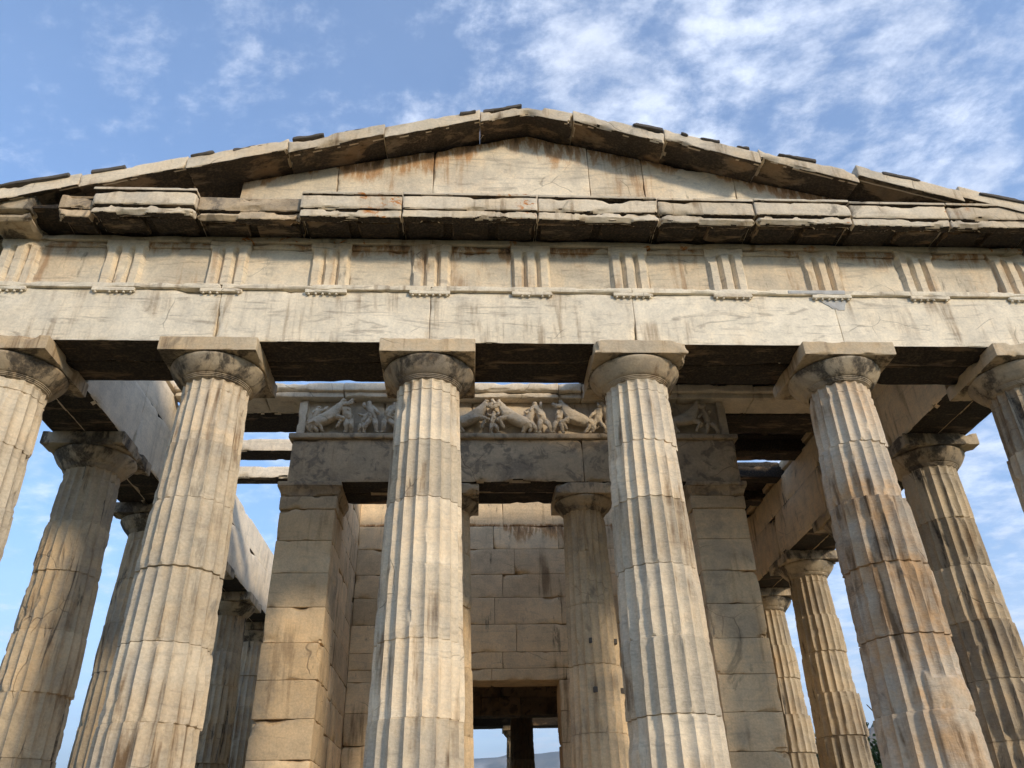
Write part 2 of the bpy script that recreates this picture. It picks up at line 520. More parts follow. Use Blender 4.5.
def column(name, seed, mat, capmat, H=5.27, r0=0.509, r1=0.388, joints=(0.74, 1.47, 2.21, 2.97, 3.74, 4.45, 5.13), hi=True, aba=1.145, wear=1.0, offs=0.006, smooth_low=None, abamat=None, top=HB, x=0, y=0, chipab=0.05):
    rs = random.Random(seed)
    per = 12 if hi else 6
    nth = 20 * per
    th = np.arange(nth) / nth * 2 * math.pi + math.pi / 20
    zs = list(np.arange(0, H, 0.04 if hi else 0.12)) + [H]
    for j in joints:
        zs = [z for z in zs if abs(z - j) > 0.018]
        zs += [j - 0.012, j - 0.005, j - 0.0045, j + 0.0045, j + 0.005, j + 0.012]
    zs = np.array(sorted(zs))
    Z, TH = np.meshgrid(zs, th, indexing='ij')
    Zf, Tf = Z.ravel(), TH.ravel()
    Rr = shaft_radius(Zf, H, r0, r1)
    u = ((np.arange(nth) % per) / per) * 2 - 1
    U = np.tile(u, len(zs))
    d = 0.047 * (Rr / 0.5) * (1 - U * U) ** 0.9
    # flutes close with a curve just under the capital
    d = d * np.clip((H - Zf) / 0.05, 0, 1) ** 0.4
    P = np.stack([Rr * np.cos(Tf), Rr * np.sin(Tf), Zf], 1)
    drum = np.searchsorted(np.array(joints), Zf)
    # a weathered, re-cut zone where the flutes have gone
    if smooth_low is not None:
        zl, t0, t1 = smooth_low
        ang = (Tf - t0 + math.pi) % (2 * math.pi) - math.pi
        wz = np.clip((zl + 0.35 * fbm(P, 1.2, 3, seed + 4) - Zf) / 0.03, 0, 1) * np.clip((t1 - np.abs(ang)) / 0.08, 0, 1)
        d = d * (1 - wz)
    r = Rr - d
    chip = 0.0015 + 0.060 * wear * np.clip(fbm(P, 3.2, 4, seed) - 0.40, 0, 1)
    chip = chip + 0.014 * wear * np.clip(fbm(P, 16.0, 3, seed + 9) - 0.28, 0, 1)
    for j in joints:
        w = np.exp(-np.abs(Zf - j) / 0.035)
        chip = chip + w * (0.004 + 0.06 * wear * np.clip(fbm(P, 6.5, 3, seed + 31 + j) - 0.12, 0, 1))
    r = np.minimum(r, Rr - chip)
    r = r - 0.10 * wear * np.clip(fbm(P, 1.1, 4, seed + 50) - 0.62, 0, 1)
    r = r + 0.0009 * fbm(P, 12.0, 4, seed + 70)
    for j in joints:
        r = np.where(np.abs(Zf - j) < 0.0048, r - rs.choice([0.003, 0.006, 0.012, 0.014]), r)
    for _ in range(int(16 * wear) if hi else 0):
        a0, z0_, rad, dp = rs.uniform(0, 6.28), rs.uniform(0.3, H - 0.2), rs.uniform(0.03, 0.11), rs.uniform(0.010, 0.034)
        if rs.random() < 0.4: z0_ = rs.choice(joints) + rs.uniform(-0.05, 0.05)
        da = ((Tf - a0 + math.pi) % (2 * math.pi) - math.pi) * Rr
        q = np.hypot(da / 0.8, (Zf - z0_) / rs.uniform(0.8, 2.2)) / rad + 0.45 * fbm(P, 9.0, 3, seed + 5)
        r = np.minimum(r, Rr - dp * np.clip((1 - q) * 2.2, -1, 1) - 0.004 * (q > 1)) if False else np.where(q < 1, np.minimum(r, Rr - dp * np.clip((1 - q) * 2.5, 0, 1)), r)
    dx = np.array([rs.uniform(-1, 1) for _ in range(len(joints) + 1)]) * offs
    dy = np.array([rs.uniform(-1, 1) for _ in range(len(joints) + 1)]) * offs
    rr = np.array([rs.uniform(-1, 1) for _ in range(len(joints) + 1)]) * offs * 0.7
    tw = np.array([rs.uniform(-1, 1) for _ in range(len(joints) + 1)]) * offs * 0.35
    tn = np.array([rs.uniform(0.2, 0.8) for _ in range(len(joints) + 1)])
    dx[-1], dy[-1], rr[-1], tw[-1], tn[-1] = dx[-2], dy[-2], rr[-2], tw[-2], tn[-2]
    r = r + rr[drum]
    v = np.stack([r * np.cos(Tf + tw[drum]) + dx[drum], r * np.sin(Tf + tw[drum]) + dy[drum], Zf], 1)
    i = np.arange(len(zs) * nth).reshape(len(zs), nth)
    jn = np.roll(i, -1, 1)
    f = np.stack([i[:-1], jn[:-1], jn[1:], i[1:]], -1).reshape(-1, 4)
    b = MB()
    b.add(v, f, tn[drum])
    sh = b.build(name, mat, T, (x, y, 0), angle=30)
    # echinus: annulets, swelling curve
    R1 = aba / 2 - 0.012
    z0, z1 = H - 0.002, top - 0.19
    prof = [(r1 - 0.03, z0 - 0.02), (r1 + 0.004, z0)]
    zz = z0
    for k in range(3):
        prof += [(r1 + 0.010 + 0.011 * k, zz + 0.002), (r1 + 0.012 + 0.011 * k, zz + 0.011), (r1 + 0.006 + 0.011 * k, zz + 0.014)]
        zz += 0.016
    for t in np.linspace(0, 1, 12):
        prof.append((r1 + 0.036 + (R1 - r1 - 0.036) * (t * 0.80 + 0.20 * math.sin(t * math.pi / 2)), zz + (z1 - zz - 0.035) * t ** 1.25))
    prof += [(R1, z1 - 0.03), (R1 - 0.004, z1 - 0.012), (R1 - 0.03, z1), (0.2, z1)]
    def ero(v):
        rad = np.hypot(v[:, 0], v[:, 1])
        k = 1 - (0.002 * fbm(v, 7, 4, seed + 1) + 0.10 * wear * np.clip(fbm(v, 2.2, 4, seed + 2) - 0.62, 0, 1)) / np.maximum(rad, 0.2)
        v = v.copy()
        v[:, 0] *= k
        v[:, 1] *= k
        return v
    b = MB()
    b.add(*lathe(prof, 96 if hi else 40, fn=ero), tone=rs.uniform(0.3, 0.6))
    b.build('echinus', capmat, sh, angle=35)
    b = MB()
    b.add(*rough_box(-aba / 2, aba / 2, -aba / 2, aba / 2, top - 0.19, top - 0.003, 0.03 if hi else 0.15, seed + 0.3, 0.006, chipab, 0.2, 2.6, 0.003), tone=rs.uniform(0.4, 0.7))
    b.build('abacus', abamat or M_aba, sh, under=M_cap)
    return sh

front_mats = [M_flank, M_col, M_col, M_col, M_rust, M_flank]  # last column takes the darker crusted marble partly to paint its shade
front_lab = ['corner column at the left edge with split and chipped flutes', 'pale gold column second from the left of the front row',
             'upright pale column left of the doorway with crisp flutes', 'pale column right of the doorway with a crusted upper shaft',
             'rust stained column whose flutes fade out on the lowest drums', 'corner column coloured dark for crust and shade, cut by the right edge']
for k, xc in enumerate(XC):
    sm = (1.75, -1.15, 0.75) if k == 4 else None
    c = column('column', 101 + 7 * k, M_col if k == 0 else front_mats[k], M_cap, x=xc, y=0, wear=[1.5, 0.9, 0.6, 0.85, 1.3, 1.2][k], offs=[0.014, 0.012, 0.006, 0.008, 0.020, 0.014][k], smooth_low=sm, chipab=[0.06, 0.035, 0.015, 0.05, 0.03, 0.05][k])
    tag(c, front_lab[k])

flank_protos = [column('column', 301 + 13 * k, M_flank, M_cap, x=0, y=0, hi=(k < 3), wear=1.5, offs=0.026 if k == 2 else 0.014, chipab=0.10, abamat=M_cap) for k in range(4)]
n_used = [0, 0, 0, 0]
def place(k, x, y, rz, label=None):
    o = flank_protos[k] if n_used[k] == 0 else copy_tree(flank_protos[k], T)
    n_used[k] += 1
    o.location = (x, y, 0)
    o.rotation_euler.z = rz * math.pi / 2
    if 'label' in o: del o['label']
    if label: o['label'] = label
    return o
for i, yv in enumerate(FL):
    for sx in (-1, 1):
        k = (0 if sx > 0 else 1) if i == 0 else 2 if i in (2, 3) else 3
        lab = None
        if i == 0: lab = 'grey brown flank column standing behind the left corner column' if sx < 0 else 'flank column with long dark runs behind the right corner column'
        if i == 2 and sx > 0: lab = 'golden flank column with visibly shifted drums right of the porch'
        place(k, sx * 6.2875, yv, rnd.randrange(4), lab)
for xc in XC[1:-1]:
    place(3, xc, YE, rnd.randrange(4))

# ---- front architrave
b = MB()
xs = [-6.745, -3.87, -1.28, 1.28, 3.89, 6.745]
TN = [0.55, 0.65, 0.62, 0.75, 0.7]
for k in range(5):
    b.add(*rough_box(xs[k] + 0.003, xs[k + 1] - 0.003, YF, -0.006, HB, 6.475, 0.07, 3 + k, 0.005, 0.035, 0.30, 2.0), tone=TN[k])
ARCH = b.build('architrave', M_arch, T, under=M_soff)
b = MB()
for k in range(5):
    b.add(*rough_box(xs[k] + 0.2, xs[k + 1] + (0.194 if k < 4 else -0.2), 0.006, 0.47, HB + 0.004, 6.6, 0.07, 23 + k, 0.008, 0.025, 0.2, 1.8), tone=0.5)
tag(b.build('architrave', M_soff, T), 'inner slab behind the architrave, coloured dark for soot and shade')
b = MB()
for k in range(5):
    b.add(*rough_box(xs[k] + 0.003, xs[k + 1] - 0.003, YF - 0.045, 0.2, 6.478, 6.55, 0.05, 43 + k, 0.004, 0.045, 0.12, 3.0), tone=TN[k])
b.build('taenia', M_arch, ARCH)
M_mortar = simple('grey_mortar', (0.50, 0.49, 0.46), (0.42, 0.41, 0.39), 8.0, bump=0.3)
b = MB()
def wedge(p):
    q = p.copy()
    t = np.clip((6.55 - p[:, 2]) / 0.30, 0, 1)
    q[:, 0] = 3.98 + (p[:, 0] - 3.98) * (1 - 0.75 * t) + 0.03 * fbm(p, 6.0, 3, 4)
    return q
b.add(*rough_box(3.58, 4.10, YF - 0.008, YF + 0.05, 6.26, 6.476, 0.03, 47, 0.003, 0.02, fn=wedge), tone=0.5)
b.add(*rough_box(3.30, 4.06, YF - 0.051, YF - 0.02, 6.482, 6.546, 0.03, 48, 0.003, 0.02), tone=0.5)
b.build('mortar_patch', M_mortar, ARCH)
TX = [-6.487, -5.18, -3.8745, -2.583, -1.2915, 0, 1.2915, 2.583, 3.8745, 5.18, 6.487]
for i, x in enumerate(TX):
    b = MB()
    x0, x1 = x - 0.257, x + 0.257
    if i == 4: x0 += 0.0
    b.add(*rough_box(x0, x1, YF - 0.05, YF - 0.003, 6.425, 6.476, 0.03, 60 + i, 0.004, 0.02, 0.2, 4.0), tone=0.6)
    for k in range(6):
        if rnd.random() < 0.12: continue
        gx = x0 + 0.043 + k * (x1 - x0 - 0.086) / 5
        b.add(*lathe([(0.003, 6.43), (0.0135, 6.43), (0.0165, 6.403), (0.003, 6.403)][::-1], 10, gx, YF - 0.027), tone=0.5)
    b.build('regula', M_arch, ARCH)

# ---- frieze: metopes between triglyphs
b = MB()
for k in range(5):
    b.add(*rough_box(xs[k] + 0.01, xs[k + 1] - 0.01, -0.30, 0.40, 6.603 if False else 6.604, 7.33, 0.2, 80 + k), tone=0.4)
b.add(*rough_box(-6.74, 6.74, YF - 0.015, -0.30, 7.262, 7.345, 0.07, 85, 0.01, 0.05, 0.1, 2.4), tone=0.4)
FRZ = b.build('frieze', M_corn, T)
for i in range(10):
    b = MB()
    b.add(*rough_box(TX[i] + 0.245, TX[i + 1] - 0.245, YF + 0.045, -0.304, 6.553, 7.175, 0.05, 90 + i, 0.004, 0.03, 0.25, 2.5, 0.005), tone=rnd.uniform(0.4, 0.75))
    b.add(*rough_box(TX[i] + 0.245, TX[i + 1] - 0.245, YF + 0.022, -0.304, 7.178, 7.26, 0.05, 190 + i, 0.006, 0.06, 0.05, 2.5, 0.005), tone=rnd.uniform(0.3, 0.6))
    b.s = runs(7.26, 0.5, 5.1, [0.4, 0.5, 0.6, 0.8, 1.0, 1.0, 1.0, 0.8, 0.55, 0.9][i], 0.9, 0.02)
    b.build('metope', M_frz, FRZ)

def triglyph(i, x):
    """three shanks parted by V grooves, half grooves at the sides, a plain band on top"""
    w = 0.257
    yf, dg = YF - 0.015, 0.072
    g = 2 * w / 6
    prof = [(-w, yf + dg), (-w + g * 0.5, yf), (-w + g * 1.5, yf), (-w + g * 2, yf + dg), (-w + g * 2.5, yf), (-w + g * 3.5, yf), (-w + g * 4, yf + dg), (-w + g * 4.5, yf), (-w + g * 5.5, yf), (w, yf + dg)]
    pts = []
    for (a, c) in zip(prof[:-1], prof[1:]):
        for t in (0, 0.25, 0.5, 0.75): pts.append((a[0] + (c[0] - a[0]) * t, a[1] + (c[1] - a[1]) * t))
    pts.append(prof[-1])
    pts = np.array(pts)
    zs = np.concatenate([np.linspace(6.553, 7.13, 26), [7.15, 7.165, 7.17, 7.26]])
    nz, n = len(zs), len(pts)
    v = np.zeros((nz, n, 3))
    for a, z in enumerate(zs):
        k = 1.0 if z <= 7.13 else max(0.0, 1 - (z - 7.13) / 0.036)
        fy = yf - (0.010 if z >= 7.17 else 0)
        v[a, :, 0] = x + pts[:, 0]
        v[a, :, 1] = fy + (pts[:, 1] - yf) * k
        v[a, :, 2] = z
    v = v.reshape(-1, 3)
    worn = 0.012 * np.clip(fbm(v, 7.0, 4, 200 + i) - 0.05, 0, 1) + 0.10 * np.clip(fbm(v, 2.0, 3, 230 + i) - 0.45 + 0.5 * np.clip((v[:, 2] - 7.05) / 0.2, 0, 1), 0, 1)
    v[:, 1] = np.minimum(np.maximum(v[:, 1], yf + worn), YF + 0.075)
    v[:, 0] += 0.006 * fbm(v, 6, 3, 260 + i)
    idx = np.arange(nz * n).reshape(nz, n)
    f = np.stack([idx[:-1, :-1], idx[:-1, 1:], idx[1:, 1:], idx[1:, :-1]], -1).reshape(-1, 4)
    back = v.reshape(nz, n, 3)
    # close sides and top with walls to the back plane
    m_ = MB()
    m_.add(v, f, 0.62)
    for e in (0, n - 1):
        a = back[:, e].copy()
        c = a.copy()
        c[:, 1] = -0.31
        vv = np.concatenate([a, c])
        ff = [(k, k + 1, nz + k + 1, nz + k) for k in range(nz - 1)]
        m_.add(vv, ff if e == n - 1 else [q[::-1] for q in ff], 0.6)
    return m_.build('triglyph', M_frz, FRZ, angle=28)
for i, x in enumerate(TX): triglyph(i, x)

# ---- horizontal cornice: blocks with mutules
YC = -1.0
CJ = [-5.92, -5.50, -4.22, -2.93, -1.65, 0.07, 1.63, 2.90, 4.17, 5.48, 6.70, 7.25]
for i in range(len(CJ) - 1):
    b = MB()
    x0, x1 = CJ[i] + 0.006, CJ[i + 1] - 0.006
    broken = i in (0, 2)
    dz = rnd.uniform(-0.012, 0.012)
    yc = YC + (0.06 if broken else rnd.uniform(-0.015, 0.015))
    ch = 0.13 if i == 0 else 0.10 if broken else 0.035
    # fascia with crowning lip
    b.add(*rough_box(x0, x1, yc, -0.10, 7.385 + dz, 7.60 + dz, 0.045, 300 + i, 0.012, ch, 0.02 if broken else 0.12, 2.2, 0.012 if broken else 0.005), tone=0.35 if broken else rnd.uniform(0.45, 0.75))
    if not broken:
        b.add(*rough_box(x0, x1, yc - 0.022, -0.12, 7.603 + dz, 7.645 + dz, 0.045, 330 + i, 0.006, 0.04, 0.2, 3.0, 0.002), tone=rnd.uniform(0.3, 0.6))
    else:
        b.add(*rough_box(x0 + 0.02, x1 - 0.02, yc + 0.05, -0.12, 7.602 + dz, 7.64 + dz, 0.045, 330 + i, 0.02, 0.10, 0.0, 3.0, 0.008), tone=0.3)
    b.add(*rough_box(x0 + 0.002, x1 - 0.002, yc + 0.025, yc + 0.15, 7.268 + dz, 7.384 + dz, 0.025, 345 + i, 0.012, 0.17, 0.02, 2.4, 0.010), tone=rnd.uniform(0.45, 0.7))
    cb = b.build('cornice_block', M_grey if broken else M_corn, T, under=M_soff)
    if broken: tag(cb, 'broken grey cornice block that has lost its moulded face')
    nm = max(1, round((x1 - x0) / 0.646))
    for k in range(nm):
        ma, mb_ = x0 + (x1 - x0) * k / nm + 0.055, x0 + (x1 - x0) * (k + 1) / nm - 0.055
        if mb_ - ma < 0.2: continue
        def sl(p):
            q = p.copy()
            t = np.clip((p[:, 1] - YC) / 0.5, 0, 1)
            q[:, 2] += 0.055 * t
            return q
        b = MB()
        b.add(*rough_box(ma, mb_, yc + 0.155 + rnd.uniform(0.0, 0.05), -0.485, 7.285 + dz, 7.383 + dz, 0.03, 360 + 3 * i + k, 0.012, 0.13, -0.02, 3.2, 0.008, fn=sl), tone=rnd.uniform(0.4, 0.7))
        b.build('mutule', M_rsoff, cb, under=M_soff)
# the soffit between the mutules
b = MB()
b.add(*rough_box(-6.9, 6.9, -0.9, -0.30, 7.40, 7.47, 0.2, 395), tone=0.3)
tag(b.build('cornice_soffit', M_soff, T), 'soffit above the frieze, coloured dark for soot and shade')
# the two corners, where the cornice turns onto the flank
for sx in (-1, 1):
    b = MB()
    poly = [(6.30, 7.66), (6.28, 7.40), (6.55, 7.34), (6.98, 7.45), (7.22, 7.66)]
    v, f = rough_box(6.24, 7.2, -0.93, -0.30, 7.36, 7.66, 0.05, 401 + sx, 0.02, 0.09, 0.0, 2.5, 0.01)
    v[:, 0] = np.where(v[:, 0] > 6.7, 6.7 + (v[:, 0] - 6.7) * (0.35 + 0.65 * np.clip((v[:, 2] - 7.36) / 0.28, 0, 1)), v[:, 0])
    w, f2 = rough_box(6.26, 6.78, -0.86, -0.30, 7.25, 7.355, 0.05, 411 + sx, 0.02, 0.09, 0.0, 2.5, 0.01)
    if sx < 0:
        v[:, 0] *= -1
        w[:, 0] *= -1
        f, f2 = f[:, ::-1], f2[:, ::-1]
    if sx < 0:
        b.add(v, f, 0.45)
        b.add(w, f2, 0.5)
        tag(b.build('cornice_block', M_cap, T), 'corner cornice block left hanging beside the broken gap')
# hidden bed that carries the gable
b = MB()
b.add(*rough_box(-6.7, 6.7, -0.28, 0.42, 7.35, 7.66, 0.4, 415), tone=0.4)
b.build('cornice_bed', M_grey, T)

# ---- tympanum
SL = math.atan(0.262)
ZA = 9.29               # underside of the raking cornice at the apex, at the wall
def tymp_top(x): return ZA - 0.04 - abs(x) * math.tan(SL)
b = MB()
TJ = [-3.86, -2.6, -1.30, 0.86, 1.62, 2.9, 4.2, 5.1]
for i in range(len(TJ) - 1):
    x0, x1 = TJ[i] + 0.004, TJ[i + 1] - 0.004
    def up(p):
        q = p.copy()
        t = (p[:, 2] - 7.62) / 1.0
        q[:, 2] = 7.62 + t * (np.array([tymp_top(a) for a in p[:, 0]]) - 7.62)
        return q
    b.s = runs(lambda v: ZA - 0.04 - np.abs(v[:, 0]) * math.tan(SL), 0.75, 3.3, 0.85, 1.1, -0.05)
    b.add(*rough_box(x0, x1, -0.56 + rnd.uniform(-0.006, 0.006), -0.15, 7.62, 8.62, 0.05, 420 + i, 0.004, 0.03, 0.2, 2.0, 0.006, fn=up), tone=rnd.uniform(0.5, 0.75))
b.build('tympanum', M_frz, T)
b = MB()
b.add(*rough_box(-5.2, -3.4, -0.14, 0.3, 7.62, 8.0, 0.2, 431, 0.02, 0.1), tone=0.3)
b.add(*rough_box(4.4, 5.2, -0.14, 0.3, 7.62, 7.9, 0.2, 432, 0.02, 0.1), tone=0.3)
b.build('pediment_backing', M_grey, T)

# ---- raking cornice blocks with what is left of the tiles
RJ = [-7.15, -5.72, -4.45, -3.20, -1.95, -0.66]
def rake(xa, xb, i, apex=False):
    b = MB()
    sg = -1 if (xa + xb) / 2 < 0 else 1
    lift = rnd.uniform(-0.015, 0.02)
    def mp(p):
        q = p.copy()
        y, t = p[:, 1], p[:, 2]
        a = np.abs(p[:, 0])
        line = ZA - 0.10 - a * math.tan(SL) + lift
        if not apex:   # every block has tipped a little about its middle
            line = line - (a - abs((xa + xb) / 2)) * (0.075 if sg > 0 else 0.05)
        # underside rises towards the wall behind a hanging lip
        under = np.clip((y - YC - 0.06) / 0.4, 0, 1) * 0.06 + 0.03 * np.clip((y - YC - 0.02) / 0.06, 0, 1)
        q[:, 2] = line + t + under * np.clip(1 - t / 0.19, 0, 1)
        return q
    v, f = rough_box(xa + 0.002, xb - 0.002, YC - 0.02 + rnd.uniform(-0.02, 0.02), -0.12, 0.0, 0.20, 0.04, 450 + i, 0.008, 0.04 if not apex else 0.09, 0.12, 2.3, 0.006, fn=mp)
    b.add(v, f, rnd.uniform(0.45, 0.8))
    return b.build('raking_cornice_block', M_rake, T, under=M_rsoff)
rakes = []
for i in range(5):
    rakes.append((RJ[i], RJ[i + 1], rake(RJ[i], RJ[i + 1], i)))
rakes.append((-0.66, 0.63, rake(-0.66, 0.63, 9, True)))
RJ2 = [0.63, 1.87, 3.14, 4.42, 5.75, 7.15]
for i in range(5):
    rakes.append((RJ2[i], RJ2[i + 1], rake(RJ2[i], RJ2[i + 1], 20 + i)))
for (xa, xb) in [(-6.72, -5.85), (-5.6, -5.2), (-4.42, -4.12), (-3.9, -3.5), (-3.15, -2.75), (-2.5, -2.15), (-0.95, -0.72), (-0.62, -0.08), (1.45, 1.86), (2.1, 2.2), (2.36, 2.62), (2.85, 3.02), (3.4, 3.9), (4.75, 5.25), (6.0, 6.6)]:
    mid = (xa + xb) / 2
    par = [o for (a, c, o) in rakes if a <= mid <= c][0]
    b = MB()
    def mp(p):
        q = p.copy()
        q[:, 2] = ZA + 0.085 - np.abs(p[:, 0]) * math.tan(SL) + p[:, 2] - 0.016
        return q
    b.add(*rough_box(xa, xb, YC - 0.05 + rnd.uniform(-0.02, 0.03), -0.3, 0.0, 0.052, 0.05, 500 + xa, 0.008, 0.05, 0.0, 4.0, 0.006, fn=mp), tone=0.4)
    b.build('roof_tile', M_tile, par)

# ---- flank entablatures
for sx in (-1, 1):
    b = MB()
    ys = [0.475] + FL[:-1] + [YE + 0.47]
    def mx(v, f):
        if sx > 0: return v, f
        v = v.copy()
        v[:, 0] *= -1
        return v, np.asarray(f)[:, ::-1]
    for k in range(len(ys) - 1):
        y0, y1 = ys[k] + 0.003, ys[k + 1] - 0.003
        rs_ = 0.09 if k < 5 else 0.35
        b.add(*mx(*rough_box(6.2885, 6.745, y0, y1, HB, 6.631, rs_, 530 + k, 0.01, 0.07, 0.15, 1.8)), tone=rnd.uniform(0.3, 0.7))
        b.add(*mx(*rough_box(5.80, 6.2865, y0 + (0.2 if k == 0 else 0), y1, HB + 0.005, 6.631, rs_, 560 + k, 0.008, 0.06, 0.2, 1.8)), tone=rnd.uniform(0.45, 0.7))
        b.add(*mx(*rough_box(5.81, 6.72, y0 + (0.2 if k == 0 else 0), y1, 6.635, 7.24, rs_, 590 + k, 0.006, 0.04, 0.25, 1.8)), tone=rnd.uniform(0.5, 0.75))
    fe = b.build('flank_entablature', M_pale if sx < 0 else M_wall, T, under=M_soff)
    if sx < 0: tag(fe, 'pale smooth inner face of the left flank entablature')
    b = MB()
    for k in range(len(ys) - 1):
        b.add(*mx(*rough_box(6.25, 7.2, ys[k] - (0.75 if k == 0 else 0) + 0.006, ys[k + 1] - 0.006, 7.36, 7.64, 0.12 if k < 4 else 0.4, 620 + k, 0.015, 0.08, 0.05, 2.0)), tone=rnd.uniform(0.3, 0.7))
        b.add(*mx(*rough_box(5.92, 6.72, ys[k] + 0.006, ys[k + 1] - 0.006, 7.245, 7.358, 0.15 if k < 4 else 0.4, 650 + k, 0.015, 0.06, 0.05, 2.0)), tone=rnd.uniform(0.3, 0.7))
    b.build('cornice', M_cap, fe)
    for k in range(1, 40):       # outer triglyphs of the flank
        pass

# ---- far front entablature
b = MB()
b.add(*rough_box(-5.78, 5.78, YE - 0.47, YE + 0.47, HB, 6.55, 0.4, 700), tone=0.5)
b.add(*rough_box(-5.78, 5.78, YE - 0.43, YE + 0.43, 6.553, 7.3, 0.4, 701), tone=0.5)
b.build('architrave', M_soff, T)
v, f = prism([(-6.9, 7.64), (6.9, 7.64), (0, 9.2)], YE - 0.1, YE + 0.4)
MB().add(v, f, 0.5).build('tympanum', M_frz, T)

# ================================================================== PORCH AND CELLA
YP = 3.50              # face of the inner architrave
YW = 6.45              # face of the cross wall
def ashlar(b, x0, x1, y0, y1, z0, z1, along, h, L, res, seed, off=0.0, chip=0.03, holes=()):
    """coursed blocks with open hairline joints"""
    nz = max(1, round((z1 - z0) / h))
    hz = (z1 - z0) / nz
    a0, a1 = (x0, x1) if along == 'x' else (y0, y1)
    rs2 = random.Random(int(seed * 100))
    for r in range(nz):
        cuts = [a0]
        c = a0 + L * (0.5 if r % 2 else 1.0) + off
        while c < a1 - 0.25:
            cuts.append(c + rs2.uniform(-0.04, 0.04))
            c += L
        cuts.append(a1)
        for p, q in zip(cuts[:-1], cuts[1:]):
            za, zb = z0 + r * hz, z0 + (r + 1) * hz
            j = 0.0025
            o = rs2.uniform(-0.004, 0.004)
            bx = (p + j, q - j, y0 + o, y1 - o, za + j, zb - j) if along == 'x' else (x0 + o, x1 - o, p + j, q - j, za + j, zb - j)
            b.add(*rough_box(*bx, res, rs2.random() * 60, 0.004, chip, 0.22, 2.4, 0.003), tone=rs2.uniform(0.25, 0.8))

for sx in (-1, 1):
    xa, xb = (-3.80, -2.93) if sx < 0 else (2.86, 3.73)
    b = MB()
    ashlar(b, xa, xb, YP + 0.03, YP + 0.95, 0.0, 5.20, 'x', 0.52, 3.0, 0.05, 11.3 + sx, chip=0.05)
    b.add(*rough_box(xa - 0.015, xb + 0.015, YP + 0.015, YP + 0.96, 5.203, 5.42, 0.05, 720 + sx, 0.006, 0.05), tone=0.35)
    a = b.build('anta', M_anta, T)
    tag(a, 'square pier left of the porch patched grey at the top' if sx < 0 else 'dim square pier right of the porch')
    b = MB()
    def flare(p):
        q = p.copy()
        t = np.clip((p[:, 2] - 5.42) / 0.15, 0, 1) ** 2 * 0.055
        cxm = (xa + xb) / 2
        q[:, 0] = cxm + (p[:, 0] - cxm) * (1 + t * 2.2)
        q[:, 1] = p[:, 1] - t * (p[:, 1] < YP + 0.4)
        return q
    b.add(*rough_box(xa - 0.02, xb + 0.02, YP + 0.01, YP + 0.96, 5.423, 5.575, 0.03, 730 + sx, 0.004, 0.03, 0.2, 3.0, 0.002, fn=flare), tone=0.35)
    b.add(*rough_box(xa - 0.075, xb + 0.075, YP - 0.05, YP + 1.0, 5.578, 5.655, 0.04, 740 + sx, 0.006, 0.05, 0.1, 3.0), tone=0.4)
    b.build('anta_capital', M_grey, a)
    b = MB()
    wx0, wx1 = (-3.76, -2.95) if sx < 0 else (2.88, 3.69)
    ashlar(b, wx0, wx1, YP + 0.955, 9.0, 0.0, 6.6, 'y', 0.49, 1.25, 0.12, 15.7 + sx)
    ashlar(b, wx0, wx1, 9.0, 25.4, 0.0, 6.6, 'y', 1.1, 2.4, 0.6, 17.7 + sx)
    b.build('side_wall', M_wall, T)

# cross wall with the doorway (opening x -0.775..0.83, top z 3.11)
b = MB()
DX0, DX1, DZ = -0.775, 0.84, 3.115
WX0, WX1 = -2.945, 2.875
ashlar(b, WX0, DX0, YW, YW + 0.62, 0.0, DZ, 'x', 0.52, 1.25, 0.07, 21.1)
ashlar(b, DX1, WX1, YW, YW + 0.62, 0.0, DZ, 'x', 0.52, 1.25, 0.07, 22.1)
b.s = runs(6.03, 1.0, 7.7, 0.9, 1.1, 0.22)
zc = [DZ, 3.32, 3.61, 4.11, 4.61, 5.06, 5.56, 6.03, 6.62]
for k in range(len(zc) - 1):
    ashlar(b, WX0, WX1, YW, YW + 0.62, zc[k], zc[k + 1], 'x', 1.0, 1.3, 0.06, 23.3 + k, off=0.2 * (k % 3), chip=0.04)
b.build('cross_wall', M_wall, T)

# inner porch columns
for sx in (-1, 1):
    c = column('porch_column', 801 + sx, M_anta, M_cap, H=5.26, r0=0.455, r1=0.345, x=sx * 1.13 + 0.0, y=YP + 0.50, aba=1.0, wear=1.1, top=5.655, abamat=M_grey, hi=True, joints=(0.9, 1.85, 2.8, 3.7, 4.55))
    tag(c, 'shaded inner column with square sockets cut in its shaft' if sx > 0 else 'inner column hidden behind the front row')
    SOCK = ((-0.08, 3.13), (0.30, 3.14), (-0.07, 2.43), (0.36, 2.44))
    if sx > 0:
        b = MB()
        for (ux, uz) in SOCK:
            rr = shaft_radius(np.array([uz]), 5.26, 0.455, 0.345)[0]
            yy = -math.sqrt(rr * rr - ux * ux)
            b.add(*rough_box(ux - 0.032, ux + 0.032, yy + 0.0, yy + 0.06, uz - 0.04, uz + 0.04, 0.05), tone=0.0)  # dark blocks stand in for the shade inside open sockets
        b.build('socket_shade_plug', M_tile, c)

